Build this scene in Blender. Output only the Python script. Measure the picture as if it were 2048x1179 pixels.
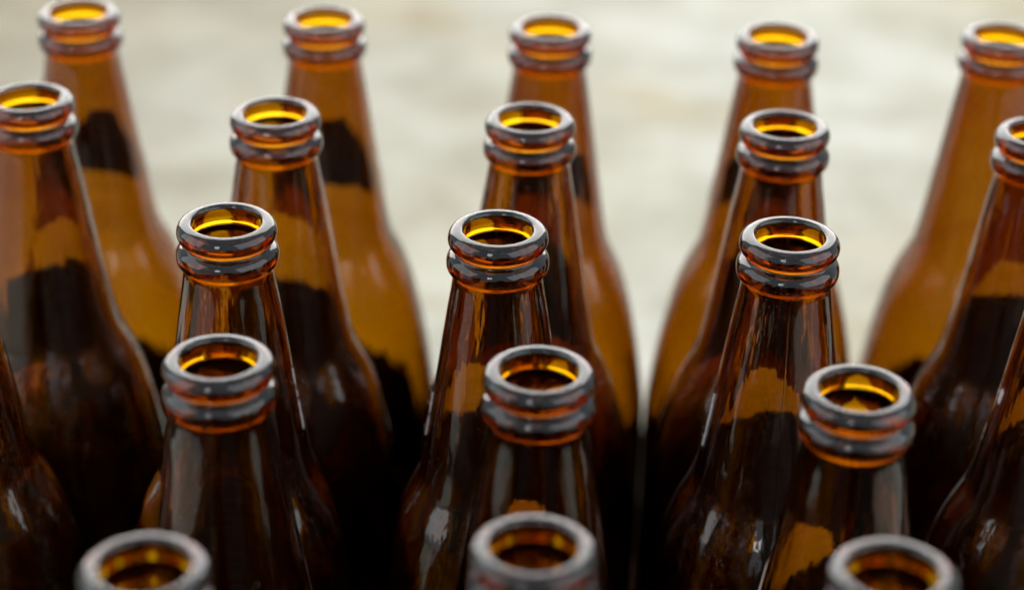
import bpy, math, random
from mathutils import Vector, Matrix

for o in list(bpy.data.objects):
    bpy.data.objects.remove(o, do_unlink=True)
scene = bpy.context.scene
COL = scene.collection
R = math.radians

# ------------------------------------------------------------------ camera
HB = 0.285                      # bottle height (m)
cam_d = bpy.data.cameras.new('camera')
cam = bpy.data.objects.new('camera', cam_d)
COL.objects.link(cam)
scene.camera = cam
cam_d.sensor_width = 36.0
cam_d.lens = 75.6
cam_d.clip_start = 0.02
cam_d.clip_end = 200
pitch, roll = R(28.43), 0.02
right0 = Vector((1, 0, 0)); up0 = Vector((0, math.sin(pitch), math.cos(pitch)))
fwd = Vector((0, math.cos(pitch), -math.sin(pitch)))
rgt = right0 * math.cos(roll) + up0 * math.sin(roll)
upv = up0 * math.cos(roll) - right0 * math.sin(roll)
m = Matrix((rgt, upv, -fwd)).transposed().to_4x4()
m.translation = Vector((0, -0.506, HB + 0.0042 - 0.0032 + 0.2575))
cam.matrix_world = m
cam_d.dof.use_dof = True
cam_d.dof.focus_distance = 0.560
cam_d.dof.aperture_fstop = 6.0
cam_d.dof.aperture_blades = 7

# ------------------------------------------------------------------ world: dim even grey daylight under cover
w = bpy.data.worlds.new('World'); scene.world = w; w.use_nodes = True
bg = w.node_tree.nodes['Background']
bg.inputs['Color'].default_value = (0.84, 0.93, 1.0, 1)
bg.inputs['Strength'].default_value = 0.72

# ------------------------------------------------------------------ large soft lamps (grey daylight openings round the place)
def lamp(name, loc, target, sx, sy, radiance, color=(1, 1, 1)):
    d = bpy.data.lights.new(name, 'AREA'); d.shape = 'RECTANGLE'
    d.size, d.size_y = sx, sy
    d.energy = radiance * math.pi * sx * sy
    d.color = color
    o = bpy.data.objects.new(name, d); COL.objects.link(o)
    o.location = loc
    o.rotation_euler = (Vector(target) - Vector(loc)).to_track_quat('-Z', 'Y').to_euler()
    return o
T = (0, 0, 0.27)
lamp('rear_daylight_lamp', (-0.35, 4.2, 2.3), (0, 0.0, 0.6), 6.5, 4.2, 4.5, (1.0, 0.985, 0.95))
lamp('right_daylight_lamp', (2.3, -1.0, 1.5), T, 4.0, 2.6, 1.7, (0.90, 0.97, 1.0))
lamp('left_daylight_lamp', (-2.5, -0.2, 1.5), T, 3.1, 2.6, 1.5, (0.92, 0.98, 1.0))
lamp('front_window_lamp', (-0.85, -2.6, 1.6), T, 0.5, 1.0, 7.0, (0.90, 0.95, 1.0))

vs = scene.view_settings
vs.view_transform = 'Standard'; vs.look = 'None'; vs.exposure = 0.0; vs.gamma = 1.0
scene.display_settings.display_device = 'sRGB'

cy = scene.cycles
scene.render.engine = 'CYCLES'
cy.max_bounces = 32; cy.transmission_bounces = 32; cy.glossy_bounces = 16
cy.diffuse_bounces = 4; cy.transparent_max_bounces = 16; cy.volume_bounces = 0
cy.caustics_reflective = True; cy.caustics_refractive = True
cy.blur_glossy = 0.3
cy.sample_clamp_indirect = 8.0
cy.use_adaptive_sampling = True; cy.adaptive_threshold = 0.03
cy.use_denoising = True
try:
    cy.denoiser = 'OPENIMAGEDENOISE'
    cy.denoising_input_passes = 'RGB_ALBEDO_NORMAL'
except Exception:
    pass

# ------------------------------------------------------------------ materials
def newmat(name):
    mt = bpy.data.materials.new(name); mt.use_nodes = True
    nt = mt.node_tree
    for n in list(nt.nodes): nt.nodes.remove(n)
    out = nt.nodes.new('ShaderNodeOutputMaterial')
    return mt, nt, out

def nd(nt, kind, **kw):
    n = nt.nodes.new(kind)
    for k, v in kw.items():
        if k.startswith('i_'): n.inputs[k[2:].replace('_', ' ')].default_value = v
        else: setattr(n, k, v)
    return n

def glass_material():
    mt, nt, out = newmat('amber_glass')
    L = nt.links.new
    tc = nd(nt, 'ShaderNodeTexCoord')
    # long vertical waviness of moulded glass
    mp = nd(nt, 'ShaderNodeMapping'); mp.inputs['Scale'].default_value = (210, 210, 9)
    L(tc.outputs['Object'], mp.inputs['Vector'])
    n1 = nd(nt, 'ShaderNodeTexNoise', i_Scale=1.0, i_Detail=2.5, i_Roughness=0.55)
    L(mp.outputs[0], n1.inputs['Vector'])
    n2 = nd(nt, 'ShaderNodeTexNoise', i_Scale=900.0, i_Detail=2.0)
    L(tc.outputs['Object'], n2.inputs['Vector'])
    ad = nd(nt, 'ShaderNodeMath', operation='MULTIPLY_ADD'); ad.inputs[1].default_value = 0.02
    L(n2.outputs['Fac'], ad.inputs[0]); L(n1.outputs['Fac'], ad.inputs[2])
    bp = nd(nt, 'ShaderNodeBump', i_Strength=1.0, i_Distance=0.00035)
    L(ad.outputs[0], bp.inputs['Height'])
    gl = nd(nt, 'ShaderNodeBsdfGlass', i_IOR=1.52, i_Roughness=0.0)
    gl.inputs['Color'].default_value = (1, 1, 1, 1)
    L(bp.outputs[0], gl.inputs['Normal'])
    sx = nd(nt, 'ShaderNodeSeparateXYZ'); L(tc.outputs['Object'], sx.inputs[0])
    fd = nd(nt, 'ShaderNodeMapRange')                     # the pressed lip and collar are smoother than the blown neck
    fd.inputs[1].default_value = HB - 0.018; fd.inputs[2].default_value = HB - 0.014
    fd.inputs[3].default_value = 1.0; fd.inputs[4].default_value = 0.12
    L(sx.outputs['Z'], fd.inputs[0]); L(fd.outputs[0], bp.inputs['Strength'])
    L(gl.outputs[0], out.inputs['Surface'])
    va = nd(nt, 'ShaderNodeVolumeAbsorption', i_Density=2000.0)
    oi = nd(nt, 'ShaderNodeObjectInfo')
    dn = nd(nt, 'ShaderNodeMapRange'); dn.inputs[3].default_value = 1850.0; dn.inputs[4].default_value = 2200.0
    L(oi.outputs['Random'], dn.inputs[0]); L(dn.outputs[0], va.inputs['Density'])
    va.inputs['Color'].default_value = (0.901, 0.787, 0.05, 1)
    L(va.outputs[0], out.inputs['Volume'])
    return mt

def ground_material():
    mt, nt, out = newmat('pale_sandy_concrete')
    L = nt.links.new
    tc = nd(nt, 'ShaderNodeTexCoord')
    a = nd(nt, 'ShaderNodeTexNoise', i_Scale=13.0, i_Detail=6.0, i_Roughness=0.6)
    b = nd(nt, 'ShaderNodeTexNoise', i_Scale=3.1, i_Detail=3.0)
    c = nd(nt, 'ShaderNodeTexNoise', i_Scale=180.0, i_Detail=4.0)
    e = nd(nt, 'ShaderNodeTexNoise', i_Scale=7.5, i_Detail=4.0)
    mo = nd(nt, 'ShaderNodeMapping'); mo.inputs['Location'].default_value = (3.7, 1.9, 0)
    L(tc.outputs['Object'], mo.inputs['Vector'])
    for n in (a, c, e): L(tc.outputs['Object'], n.inputs['Vector'])
    L(mo.outputs[0], b.inputs['Vector'])
    r1 = nd(nt, 'ShaderNodeValToRGB')
    r1.color_ramp.elements[0].position = 0.36; r1.color_ramp.elements[0].color = (0.37, 0.348, 0.283, 1)
    r1.color_ramp.elements[1].position = 0.60; r1.color_ramp.elements[1].color = (0.515, 0.500, 0.445, 1)
    L(a.outputs['Fac'], r1.inputs[0])
    r2 = nd(nt, 'ShaderNodeValToRGB')
    r2.color_ramp.elements[0].position = 0.36; r2.color_ramp.elements[0].color = (0.86, 0.82, 0.72, 1)
    r2.color_ramp.elements[1].position = 0.60; r2.color_ramp.elements[1].color = (1, 1, 1, 1)
    L(b.outputs['Fac'], r2.inputs[0])
    r3 = nd(nt, 'ShaderNodeValToRGB')                    # tan stains
    r3.color_ramp.elements[0].position = 0.54; r3.color_ramp.elements[0].color = (1, 1, 1, 1)
    r3.color_ramp.elements[1].position = 0.70; r3.color_ramp.elements[1].color = (0.90, 0.80, 0.64, 1)
    L(e.outputs['Fac'], r3.inputs[0])
    m1 = nd(nt, 'ShaderNodeMix', data_type='RGBA', blend_type='MULTIPLY'); m1.inputs[0].default_value = 1.0
    L(r1.outputs[0], m1.inputs[6]); L(r2.outputs[0], m1.inputs[7])
    # one wide earthy stain on the left
    ds = nd(nt, 'ShaderNodeVectorMath', operation='DISTANCE'); ds.inputs[1].default_value = (-0.42, 0.95, 0)
    L(tc.outputs['Object'], ds.inputs[0])
    wb = nd(nt, 'ShaderNodeMath', operation='MULTIPLY_ADD'); wb.inputs[1].default_value = 0.5
    L(e.outputs['Fac'], wb.inputs[0]); L(ds.outputs['Value'], wb.inputs[2])
    r4 = nd(nt, 'ShaderNodeValToRGB')
    r4.color_ramp.elements[0].position = 0.30; r4.color_ramp.elements[0].color = (0.50, 0.44, 0.335, 1)
    r4.color_ramp.elements[1].position = 0.80; r4.color_ramp.elements[1].color = (1, 1, 1, 1)
    L(wb.outputs[0], r4.inputs[0])
    m2 = nd(nt, 'ShaderNodeMix', data_type='RGBA', blend_type='MULTIPLY'); m2.inputs[0].default_value = 1.0
    L(m1.outputs[2], m2.inputs[6]); L(r4.outputs[0], m2.inputs[7]); m1 = m2
    mm = nd(nt, 'ShaderNodeMix', data_type='RGBA', blend_type='MULTIPLY'); mm.inputs[0].default_value = 1.0
    L(m1.outputs[2], mm.inputs[6]); L(r3.outputs[0], mm.inputs[7])
    bs = nd(nt, 'ShaderNodeBsdfPrincipled'); bs.inputs['Roughness'].default_value = 0.85
    bp = nd(nt, 'ShaderNodeBump', i_Strength=0.5, i_Distance=0.002)
    L(c.outputs['Fac'], bp.inputs['Height']); L(bp.outputs[0], bs.inputs['Normal'])
    L(mm.outputs[2], bs.inputs['Base Color']); L(bs.outputs[0], out.inputs['Surface'])
    return mt

def lint_material():
    mt, nt, out = newmat('white_lint')
    bs = nd(nt, 'ShaderNodeBsdfPrincipled')
    tc = nd(nt, 'ShaderNodeTexCoord')
    n = nd(nt, 'ShaderNodeTexNoise', i_Scale=900.0, i_Detail=3.0)
    nt.links.new(tc.outputs['Object'], n.inputs['Vector'])
    r = nd(nt, 'ShaderNodeValToRGB')
    r.color_ramp.elements[0].color = (0.5, 0.5, 0.5, 1); r.color_ramp.elements[1].color = (0.85, 0.86, 0.88, 1)
    nt.links.new(n.outputs['Fac'], r.inputs[0]); nt.links.new(r.outputs[0], bs.inputs['Base Color'])
    bs.inputs['Roughness'].default_value = 0.9
    nt.links.new(bs.outputs[0], out.inputs['Surface'])
    return mt

GLASS, GROUND, LINT = glass_material(), ground_material(), lint_material()

# ------------------------------------------------------------------ ground
def build_ground():
    n, S = 40, 9.0
    rnd = random.Random(3)
    vs_, fs = [], []
    for j in range(n + 1):
        for i in range(n + 1):
            x = (i / n - .5) * 2 * S; y = (j / n - .5) * 2 * S
            far = max(abs(x), abs(y)) > 0.7
            vs_.append((x, y, rnd.uniform(-.004, 0.0) if far else -0.0005))
    for j in range(n):
        for i in range(n):
            k = j * (n + 1) + i
            fs.append((k, k + 1, k + n + 2, k + n + 1))
    me = bpy.data.meshes.new('ground'); me.from_pydata(vs_, [], fs)
    me.polygons.foreach_set('use_smooth', [True] * len(fs)); me.materials.append(GROUND)
    o = bpy.data.objects.new('ground', me); COL.objects.link(o); o['kind'] = 'structure'
    return o
build_ground()


def build_added_slab():
    """assumed dark slab under the bottles, added to keep necks and gaps dark; its far edge lies a little behind the back row"""
    rn = random.Random(8)
    nx = 60; x0, x1 = -0.62, 0.60
    far = [(x0 + (x1 - x0) * k / nx, 0.365 + rn.uniform(-.004, .004)) for k in range(nx + 1)]
    near = [(x, -3.4) for x, _ in far]
    V, F = [], []
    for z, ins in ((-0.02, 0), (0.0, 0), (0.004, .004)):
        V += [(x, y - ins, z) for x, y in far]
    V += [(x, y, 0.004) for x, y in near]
    n = nx + 1
    for l in (0, 1, 2):
        for k in range(nx):
            F.append((l * n + k, (l + 1) * n + k, (l + 1) * n + k + 1, l * n + k + 1))
    mt, nt, out = newmat('added_slab_dark')
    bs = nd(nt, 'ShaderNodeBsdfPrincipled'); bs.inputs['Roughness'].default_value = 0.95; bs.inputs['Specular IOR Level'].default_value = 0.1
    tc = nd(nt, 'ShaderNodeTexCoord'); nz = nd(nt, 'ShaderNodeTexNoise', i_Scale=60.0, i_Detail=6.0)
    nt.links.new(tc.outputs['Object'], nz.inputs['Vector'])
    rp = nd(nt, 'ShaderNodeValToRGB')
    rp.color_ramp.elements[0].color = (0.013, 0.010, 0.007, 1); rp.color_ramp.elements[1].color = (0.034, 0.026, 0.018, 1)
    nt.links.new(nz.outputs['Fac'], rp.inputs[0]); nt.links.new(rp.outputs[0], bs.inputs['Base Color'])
    nt.links.new(bs.outputs[0], out.inputs['Surface'])
    me = bpy.data.meshes.new('added_dark_slab'); me.from_pydata(V, [], F); me.materials.append(mt)
    o = bpy.data.objects.new('added_dark_slab', me); COL.objects.link(o); o['kind'] = 'structure'
build_added_slab()
FLOOR = 0.0042

# ------------------------------------------------------------------ bottle profile (mm: depth below the top, radius)
OUT = [(0.0, 10.2), (0.07, 11.0), (0.34, 11.85), (1.0, 12.6), (2.1, 13.14), (3.2, 13.3), (4.2, 13.14), (5.1, 12.75),
       (5.8, 12.2), (6.3, 11.65), (6.65, 11.5), (7.0, 11.7), (7.4, 12.25), (8.1, 13.0), (9.2, 13.55), (10.4, 13.68), (11.5, 13.6), (12.5, 13.25),
       (13.2, 12.65), (13.8, 12.15), (14.8, 12.0), (17, 12.3), (23, 13.25), (30, 14.3), (38, 15.45), (47, 16.75), (58, 18.35),
       (67, 19.7), (73, 20.75), (77, 21.7), (81, 23.5), (85, 25.4), (89, 27.0), (94, 28.6), (101, 30.3), (110, 32.2), (120, 33.9), (130, 35.2), (139, 36.15), (148, 36.5),
       (180, 36.5), (225, 36.5), (268, 36.45), (277, 35.7), (282, 33.6), (284.6, 30.6), (285.0, 28.5), (284.2, 26.0), (282.0, 18.0), (281.0, 9.0), (280.8, 0.0)]
INN = [(275.5, 0.0), (276.0, 10.0), (277.0, 20.0), (277.6, 27.0), (276.6, 31.6), (273.5, 33.9), (266, 34.3), (225, 34.4), (180, 34.4), (148, 34.35),
       (139, 34.1), (130, 33.1), (120, 31.8), (110, 30.1), (101, 28.1), (94, 26.3), (89, 24.6), (85, 22.9), (81, 21.0), (77, 19.3), (73, 18.4), (67, 17.4), (58, 16.05), (47, 14.4),
       (38, 13.05), (30, 11.7), (23, 10.55), (17, 9.8), (12, 9.45), (7, 9.35), (3.0, 9.15), (1.3, 9.1), (0.5, 9.32), (0.12, 9.72)]

OUT = [(t * .94 if t < 14.9 else t, r) for t, r in OUT]   # height of lip and collar

def spline(pts, dens):
    """centripetal Catmull-Rom through (t, r) points, dens samples per mm-scaled span"""
    P = [Vector(p) for p in pts]
    P = [P[0] * 2 - P[1]] + P + [P[-1] * 2 - P[-2]]
    res = []
    for i in range(1, len(P) - 2):
        p0, p1, p2, p3 = P[i - 1:i + 3]
        t0 = 0; t1 = t0 + (p1 - p0).length ** .5; t2 = t1 + (p2 - p1).length ** .5; t3 = t2 + (p3 - p2).length ** .5
        n = max(2, min(6, int((p2 - p1).length * dens + 1)))
        for k in range(n):
            t = t1 + (t2 - t1) * k / n
            a1 = p0 * ((t1 - t) / (t1 - t0)) + p1 * ((t - t0) / (t1 - t0))
            a2 = p1 * ((t2 - t) / (t2 - t1)) + p2 * ((t - t1) / (t2 - t1))
            a3 = p2 * ((t3 - t) / (t3 - t2)) + p3 * ((t - t2) / (t3 - t2))
            b1 = a1 * ((t2 - t) / (t2 - t0)) + a2 * ((t - t0) / (t2 - t0))
            b2 = a2 * ((t3 - t) / (t3 - t1)) + a3 * ((t - t1) / (t3 - t1))
            res.append(b1 * ((t2 - t) / (t2 - t1)) + b2 * ((t - t1) / (t2 - t1)))
    res.append(P[-2])
    return [(p.x, p.y) for p in res]

PROF_OUT = spline(OUT, 2.2)
PROF_IN = spline(INN + [OUT[0]], 2.2)[:-1]

ANG = [2 * math.pi * i / 132 for i in range(132)]
for s_ in (0.0, math.pi):                           # finer steps at the two mould seams
    ANG += [s_ + d for d in (-.016, -.010, -.005, .005, .010, .016)]
ANG = sorted(a % (2 * math.pi) for a in ANG)
NA = len(ANG)

def wall(t, r, a, outer, ph):
    rr = r
    if outer and t > 14:
        k = min(1, (t - 14) / 12)
        rr += k * (.06 * math.sin(2 * a + ph[0]) + .035 * math.sin(3 * a + ph[1] + t * .02) + .02 * math.sin(7 * a + ph[2] + t * .03)) * min(1, 0.5 + r / 40)
        da = min(abs((a - q + math.pi) % (2 * math.pi) - math.pi) for q in (0.0, math.pi))
        rr += k * .09 * math.exp(-(da / .006) ** 2)
    elif outer and 0.4 < t:
        rr += .02 * math.sin(2 * a + ph[3]) + .012 * math.sin(5 * a + ph[4] + t)
    elif not outer and t > 3:
        k = min(1, (t - 3) / 30)                     # the blown inside is less even than the moulded outside
        rr += k * (.16 * math.sin(a + ph[5]) + .12 * math.sin(2 * a + ph[6] + t * .015) + .06 * math.sin(5 * a + ph[7] + t * .04)) * min(1, r / 8)
    return rr

def revolve(name, prof, ph, mat):
    """prof: (t, r, outer) rings of a closed shell of revolution; r = 0 is a pole"""
    V, F, idx = [], [], []
    for t, r, outer in prof:
        if r <= 0:
            idx.append((len(V), 1)); V.append((0, 0, HB - t / 1000)); continue
        idx.append((len(V), NA))
        for a in ANG:
            rr = wall(t, r, a, outer, ph)
            V.append((rr / 1000 * math.cos(a), rr / 1000 * math.sin(a), HB - t / 1000))
    n = len(idx)
    for i in range(n):
        (b0, c0), (b1, c1) = idx[i], idx[(i + 1) % n]
        if c0 == 1 and c1 == 1: continue
        for k in range(NA):
            k2 = (k + 1) % NA
            if c0 == 1: F.append((b0, b1 + k, b1 + k2))
            elif c1 == 1: F.append((b0 + k, b1, b0 + k2))
            else: F.append((b0 + k, b1 + k, b1 + k2, b0 + k2))
    me = bpy.data.meshes.new(name); me.from_pydata(V, [], F)
    k = max(range(len(F)), key=lambda q: me.polygons[q].center.xy.length)
    p = me.polygons[k]
    if p.normal.dot(Vector((p.center.x, p.center.y, 0))) < 0: me.flip_normals()
    me.polygons.foreach_set('use_smooth', [True] * len(F))
    me.materials.append(mat)
    return me

def bottle_mesh(seed):
    rn = random.Random(seed)
    ph = [rn.uniform(0, 6.28) for _ in range(8)]
    prof = [(t, r, 1) for t, r in PROF_OUT] + [(t, r, 0) for t, r in PROF_IN]
    return revolve('glass', prof, ph, GLASS)
MESHES = [bottle_mesh(q) for q in (11, 12, 13, 14, 15)]

def rad_at(t):
    for (t0, r0), (t1, r1) in zip(OUT, OUT[1:]):
        if t0 <= t <= t1 and t1 > t0: return r0 + (r1 - r0) * (t - t0) / (t1 - t0)
    return 35

# ------------------------------------------------------------------ the bottles: x, y in mm, spin, lean (deg towards +x, +y), label
S = 'amber glass bottle'
ROWS = [
 (-142.7, 151.0, 0, 0, 'leftmost amber bottle of the back row, blurred against the pale ground'),
 (-62.8, 149.6, 0, 0, 'second amber bottle from the left in the back row, blurred'),
 (10.7, 145.6, 0, 0, 'middle amber bottle of the five in the blurred back row'),
 (83.8, 141.6, 0, 0, 'fourth amber bottle from the left in the back row, blurred'),
 (157.3, 147.2, 0, 0, 'amber bottle at the right end of the back row, cut by the frame'),
 (-144.3, 80.5, 0, 0, 'amber bottle at the left edge in the second row from the back'),
 (-70.5, 73.0, 0, 0, 'amber bottle in the second row from the back, second from the left'),
 (4.3, 73.0, 0, 0, 'middle amber bottle of the second row from the back'),
 (78.9, 71.4, 0, 0, 'amber bottle in the second row from the back, fourth from the left'),
 (153.7, 70.0, 0, 0, 'amber bottle in the second row from the back, mouth cut by the right edge'),
 (-154.4, 1.4, 0, 0, 'dark amber bottle at the left frame edge showing only its shoulder'),
 (-75.7, 1.4, 0, 0, 'sharply focused amber bottle with clear lip, left of the three in focus'),
 (-4.0, 0.4, 0, 0, 'sharply focused amber bottle with dusty lip, middle of the three in focus'),
 (72.9, -0.4, 0, 0, 'sharply focused amber bottle with dust specks in its mouth, right of three in focus'),
 (149.8, -3.0, 0, 0, 'dark amber bottle at the right frame edge showing only neck and shoulder'),
 (-68.6, -70.2, 0, 0, 'amber bottle left in the second row from the front, slightly blurred'),
 (6.7, -72.6, 0, 0, 'middle amber bottle of the second row from the front, slightly blurred'),
 (80.7, -78.9, 0, 0, 'amber bottle right in the second row from the front, slightly blurred'),
 (-72.7, -153.0, 0, 0, 'nearest row amber bottle at bottom left showing only its blurred mouth'),
 (5.5, -143.8, 0, 0, 'nearest row amber bottle at bottom centre with blurred mouth'),
 (78.1, -149.8, 0, 0, 'nearest row amber bottle at bottom right showing only its blurred mouth'),
]
lip = [(r[0], r[1]) for r in ROWS]                      # where each mouth is
foot = [list(p) for p in lip]                            # where each base stands: bodies may touch but not cross, so some bottles lean a little
DMIN = 73.1
for _ in range(600):
    for i in range(len(foot)):
        for j in range(i):
            for k in (0.0, 0.52):                        # at the base, and where the body is widest below the shoulder
                pi = [foot[i][q] + (lip[i][q] - foot[i][q]) * k for q in (0, 1)]
                pj = [foot[j][q] + (lip[j][q] - foot[j][q]) * k for q in (0, 1)]
                dx, dy = pi[0] - pj[0], pi[1] - pj[1]
                d = math.hypot(dx, dy)
                if d < DMIN:
                    f = (DMIN - d) / 2 / d / (1 - k) * .7
                    foot[i][0] += dx * f; foot[i][1] += dy * f; foot[j][0] -= dx * f; foot[j][1] -= dy * f
rnd = random.Random(5)
BOTTLES = []
SPIN = {}
for i, row in enumerate(ROWS):
    o = bpy.data.objects.new('beer_bottle', None)
    o.empty_display_size = 0.03
    COL.objects.link(o)
    c = bpy.data.objects.new('glass', MESHES[(i * 3 + i // 5) % 5]); COL.objects.link(c); c.parent = o
    ax = Vector((lip[i][0] - foot[i][0], lip[i][1] - foot[i][1], HB * 1000)).normalized()
    spin = rnd.uniform(0, 6.28)
    q = Vector((0, 0, 1)).rotation_difference(ax) @ Matrix.Rotation(spin, 3, 'Z').to_quaternion()
    o.rotation_mode = 'QUATERNION'; o.rotation_quaternion = q
    o.location = (foot[i][0] / 1000, foot[i][1] / 1000, FLOOR + 0.0285 * math.hypot(ax.x, ax.y))
    SPIN[o.name] = spin
    o['label'] = row[4]; o['category'] = 'bottle'; o['group'] = 'amber bottles standing in rows'
    BOTTLES.append(o)

# ------------------------------------------------------------------ paper labels on the far side (parts of their bottles)
def paper_material(name, c0, c1, trans):
    mt, nt, out = newmat(name)
    tc = nd(nt, 'ShaderNodeTexCoord')
    mp = nd(nt, 'ShaderNodeMapping'); mp.inputs['Scale'].default_value = (120, 120, 700)
    nt.links.new(tc.outputs['Object'], mp.inputs['Vector'])
    n = nd(nt, 'ShaderNodeTexNoise', i_Scale=1.0, i_Detail=4.0)
    nt.links.new(mp.outputs[0], n.inputs['Vector'])
    r = nd(nt, 'ShaderNodeValToRGB')
    r.color_ramp.elements[0].position = 0.3; r.color_ramp.elements[0].color = (*c0, 1)
    r.color_ramp.elements[1].position = 0.7; r.color_ramp.elements[1].color = (*c1, 1)
    nt.links.new(n.outputs['Fac'], r.inputs[0])
    d = nd(nt, 'ShaderNodeBsdfDiffuse'); t = nd(nt, 'ShaderNodeBsdfTranslucent')
    nt.links.new(r.outputs[0], d.inputs['Color']); nt.links.new(r.outputs[0], t.inputs['Color'])
    ms = nd(nt, 'ShaderNodeMixShader'); ms.inputs[0].default_value = trans
    nt.links.new(d.outputs[0], ms.inputs[1]); nt.links.new(t.outputs[0], ms.inputs[2])
    nt.links.new(ms.outputs[0], out.inputs['Surface'])
    return mt
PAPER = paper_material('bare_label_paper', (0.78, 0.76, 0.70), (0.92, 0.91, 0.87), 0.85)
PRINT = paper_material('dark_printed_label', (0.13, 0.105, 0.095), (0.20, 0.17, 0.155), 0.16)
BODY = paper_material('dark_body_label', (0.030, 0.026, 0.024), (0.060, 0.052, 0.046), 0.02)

def label(name, bottle, az0, az1, top, bot, seed, mat, rag=1.2, text=None, lift=.13):
    """curved sheet on the outside; az in degrees from straight behind, towards +x; top and bot: functions of az (deg) giving mm below the lip"""
    rn = random.Random(seed)
    ph = [rn.uniform(0, 6.28) for _ in range(6)]
    def noise(a, o): return sum(math.sin(a * f * .9 + ph[(k + o) % 6]) / (k + 1) for k, f in enumerate((.09, .21, .47, 1.0)))
    rotz = SPIN[bottle.name]
    nc, nr = 60, 10
    V, F = [], []
    for layer in (lift, lift + .1):
        for i in range(nc + 1):
            az = az0 + (az1 - az0) * i / nc
            e = min(1.0, min(i, nc - i) / 3)
            t0 = top(az) + rag * noise(az, 0); t1 = bot(az) + rag * noise(az, 2)
            mid = (t0 + t1) / 2; t0 = mid + (t0 - mid) * max(.35, e); t1 = mid + (t1 - mid) * max(.35, e)
            if t1 < t0 + .3: t1 = t0 + .3
            for j in range(nr + 1):
                t = t0 + (t1 - t0) * j / nr
                aa = R(90 - az) - rotz + (rag * .25 * math.sin(t * .9 + ph[4]) / rad_at(t) if i in (0, nc) else 0)
                r = rad_at(t) + layer
                V.append((r / 1000 * math.cos(aa), r / 1000 * math.sin(aa), HB - t / 1000))
    N = (nc + 1) * (nr + 1); w_ = nr + 1
    for i in range(nc):
        for j in range(nr):
            k = i * w_ + j
            F.append((k, k + 1, k + w_ + 1, k + w_)); F.append((N + k, N + k + w_, N + k + w_ + 1, N + k + 1))
    for i in range(nc):
        for j in (0, nr):
            k, l = i * w_ + j, (i + 1) * w_ + j
            F.append((k, l, N + l, N + k) if j == 0 else (l, k, N + k, N + l))
    for j in range(nr):
        for i in (0, nc):
            k = i * w_ + j
            F.append((k + 1, k, N + k, N + k + 1) if i == 0 else (k, k + 1, N + k + 1, N + k))
    me = bpy.data.meshes.new(name); me.from_pydata(V, [], F); me.materials.append(mat)
    me.polygons.foreach_set('use_smooth', [True] * len(F))
    o = bpy.data.objects.new(name, me); COL.objects.link(o); o.parent = bottle
    if text: o['label'] = text
C_ = lambda v: (lambda a: v)
# dark label with raised middle; nearer rows get it added to darken the view
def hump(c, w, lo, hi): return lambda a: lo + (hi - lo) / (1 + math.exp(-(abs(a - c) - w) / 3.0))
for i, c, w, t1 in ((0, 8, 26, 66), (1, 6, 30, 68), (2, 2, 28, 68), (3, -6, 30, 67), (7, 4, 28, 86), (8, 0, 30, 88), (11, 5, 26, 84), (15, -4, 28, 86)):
    label('neck_label_and_dark_sheet', BOTTLES[i], -76, 74, hump(c, w, 41, 48), C_(t1), 40 + i, PRINT, .7, 'dark neck label on the far side')
# torn pale paper left on the other necks
for i, a0, a1, top, bot, seed in (
        (5, -24, 38, lambda a: 46 + .006 * (a - 14) ** 2, lambda a: 67 - 4 * (a > 8), 51),
        (6, -45, 56, lambda a: 40 + .004 * (a - 10) ** 2, C_(67), 52),
        (9, -58, 40, lambda a: 50 + .004 * (a - 10) ** 2, C_(64), 54),
        (12, -76, -6, lambda a: 49 + .004 * (a + 38) ** 2, lambda a: 66 + 2 * math.sin(a * .15), 55),
        (13, -70, 36, lambda a: 49 + .0045 * (a + 8) ** 2, C_(66), 56),
        (14, -66, 20, lambda a: 50 + .004 * (a + 10) ** 2, C_(65), 57),
        (16, -40, 10, lambda a: 46 + .008 * (a + 12) ** 2, C_(58), 58),
        (17, -78, 10, lambda a: 47 + .004 * (a + 30) ** 2, lambda a: 66 - .15 * (a + 40), 59)):
    label('neck_label_scrap', BOTTLES[i], a0, a1, top, bot, seed, PAPER, 1.3, 'torn scrap of pale neck label on the far side')
    if i != 16:  # dark sheet added below the scrap so the glass seen through it goes black
        label('neck_label_and_dark_sheet', BOTTLES[i], -72, 72, (lambda a, bot=bot: bot(a) - 1.5), C_(108), seed + 100, PRINT, .8, 'dark sheet added below the scrap on the far side', .25)
# body labels with an arched top
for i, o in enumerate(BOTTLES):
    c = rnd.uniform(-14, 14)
    label('body_label', o, -88 + c, 88 + c, (lambda a, c=c: 141 + 30 * (1 - math.cos(R((a - c) * .9)))), C_(232), 70 + i, BODY, .15)

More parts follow.
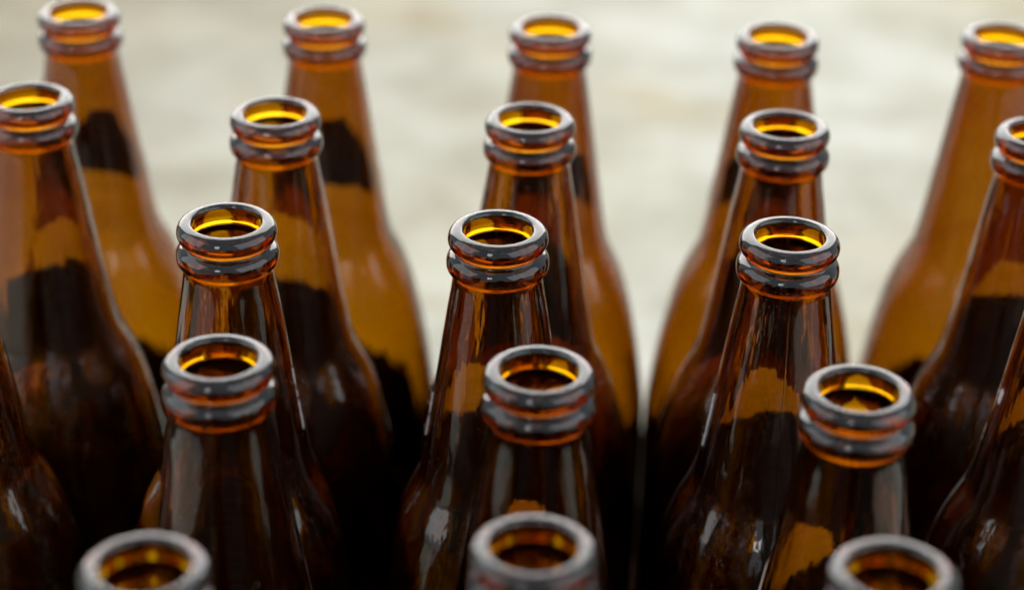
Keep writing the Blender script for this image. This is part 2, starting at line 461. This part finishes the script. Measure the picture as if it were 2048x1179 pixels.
# ------------------------------------------------------------------ white lint caught on the necks (parts of their bottles)
def lint(bottle, az, t0, t1, width, seed, gap=None, hairs=26):
    rn = random.Random(seed)
    V, F = [], []
    rotz = SPIN[bottle.name]
    def P(t, a, lift): r = rad_at(t) + lift; return (r / 1000 * math.cos(a), r / 1000 * math.sin(a), HB - t / 1000)
    a0 = az - rotz
    def quadtube(p, q, w0):
        p, q = Vector(p), Vector(q); d = (q - p).normalized(); u = d.orthogonal().normalized(); v = d.cross(u)
        b = len(V)
        for c, ww in ((p, w0), (q, w0 * .3)):
            for k in range(4):
                V.append(tuple(c + (u * math.cos(k * math.pi / 2) + v * math.sin(k * math.pi / 2)) * ww))
        for k in range(4): F.append((b + k, b + (k + 1) % 4, b + 4 + (k + 1) % 4, b + 4 + k))
        F.append((b + 3, b + 2, b + 1, b)); F.append((b + 4, b + 5, b + 6, b + 7))
    n = int((t1 - t0) * 16)
    for k in range(n):                                   # a mat of short fibres lying along the glass
        t = t0 + (t1 - t0) * rn.random()
        if gap and gap[0] < t < gap[1] and rn.random() < .85: continue
        r = rad_at(t)
        da = rn.gauss(0, width) / r
        L = rn.uniform(.5, 1.6)
        quadtube(P(t, a0 + da, .10 + rn.random() * .14), P(t + L, a0 + da + rn.gauss(0, .18) / r, .12 + rn.random() * .2), rn.uniform(.00004, .00009))
    for k in range(hairs):                               # loose ends
        t = rn.uniform(t0, t1); r = rad_at(t)
        if gap and gap[0] < t < gap[1]: continue
        da = rn.gauss(0, width) / r
        quadtube(P(t, a0 + da, .1), P(t + rn.uniform(-1.2, .6), a0 + da + rn.gauss(0, .5) / r, rn.uniform(.4, 1.3)), .00003)
    me = bpy.data.meshes.new('lint'); me.from_pydata(V, [], F); me.materials.append(LINT)
    o = bpy.data.objects.new('lint', me); COL.objects.link(o); o.parent = bottle
    o['label'] = 'strip of white fuzzy lint stuck to the neck'
lint(BOTTLES[12], R(183), 50, 63, .28, 1, gap=(54.5, 58.5))
lint(BOTTLES[13], R(185), 48, 64, .34, 2)
lint(BOTTLES[11], R(-4), 44, 62, .26, 3, gap=(47.5, 54))
lint(BOTTLES[14], R(185), 43, 47, .40, 4, hairs=40)

# ------------------------------------------------------------------ fine dust on the three bottles in focus (one part each)
DUST = LINT.copy(); DUST.name = 'pale_dust'
for n_ in DUST.node_tree.nodes:
    if n_.type == 'VALTORGB':
        n_.color_ramp.elements[0].color = (0.28, 0.26, 0.22, 1); n_.color_ramp.elements[1].color = (0.52, 0.49, 0.43, 1)
def dust(bottle, n, seed, left=0.5):
    rn = random.Random(seed)
    V, F = [], []
    rotz = SPIN[bottle.name]
    def fleck(c, nrm, sz):
        c = Vector(c); nrm = Vector(nrm).normalized(); u = nrm.orthogonal().normalized(); v = nrm.cross(u)
        b = len(V); k = 5; a0 = rn.random() * 6.28; el = rn.uniform(.5, 1)
        for q in range(k):
            a = a0 + q * 2 * math.pi / k; rr = sz * rn.uniform(.6, 1.1)
            V.append(tuple(c + u * math.cos(a) * rr + v * math.sin(a) * rr * el))
        V.append(tuple(c + nrm * sz * .6))
        for q in range(k): F.append((b + q, b + (q + 1) % k, b + k))
        F.append(tuple(b + q for q in reversed(range(k))))
    prof = [p for p in PROF_OUT if p[0] < 95]
    cum = [0]
    for (t0, r0), (t1, r1) in zip(prof, prof[1:]): cum.append(cum[-1] + math.hypot(t1 - t0, r1 - r0))
    for _ in range(n):
        s_ = cum[-1] * rn.random() ** 1.7
        i = max(k for k in range(len(cum) - 1) if cum[k] <= s_)
        (t0, r0), (t1, r1) = prof[i], prof[i + 1]
        f = (s_ - cum[i]) / max(1e-6, cum[i + 1] - cum[i])
        t, r = t0 + (t1 - t0) * f, r0 + (r1 - r0) * f
        az = R(-90) + rn.gauss(-left, .9) - rotz          # mostly the side towards the camera
        d = Vector((t1 - t0, r1 - r0)).normalized(); nr, nz = d.x, d.y
        if nz > 0 and rn.random() < .2: continue
        nrm = (nr * math.cos(az), nr * math.sin(az), nz)
        rr = r + .09
        fleck((rr / 1000 * math.cos(az), rr / 1000 * math.sin(az), HB - t / 1000), nrm, rn.choice((.00004, .00005, .00006, .00007, .0001)))
    for _ in range(n // 6):                               # inside the mouth, on the far wall
        t = rn.uniform(2, 22); az = R(90) + rn.gauss(0, .6) - rotz
        r = 8.95 if t < 3 else 9.1
        fleck((r / 1000 * math.cos(az), r / 1000 * math.sin(az), HB - t / 1000), (-math.cos(az), -math.sin(az), 0), rn.choice((.00003, .00005, .00007)))
    me = bpy.data.meshes.new('dust'); me.from_pydata(V, [], F); me.materials.append(DUST)
    o = bpy.data.objects.new('dust', me); COL.objects.link(o); o.parent = bottle; o['kind'] = 'stuff'
    o['label'] = 'fine pale dust specks on lip and neck'
dust(BOTTLES[11], 700, 21, 0.0)
dust(BOTTLES[12], 850, 22, 0.2)
dust(BOTTLES[13], 1300, 23, 0.5)
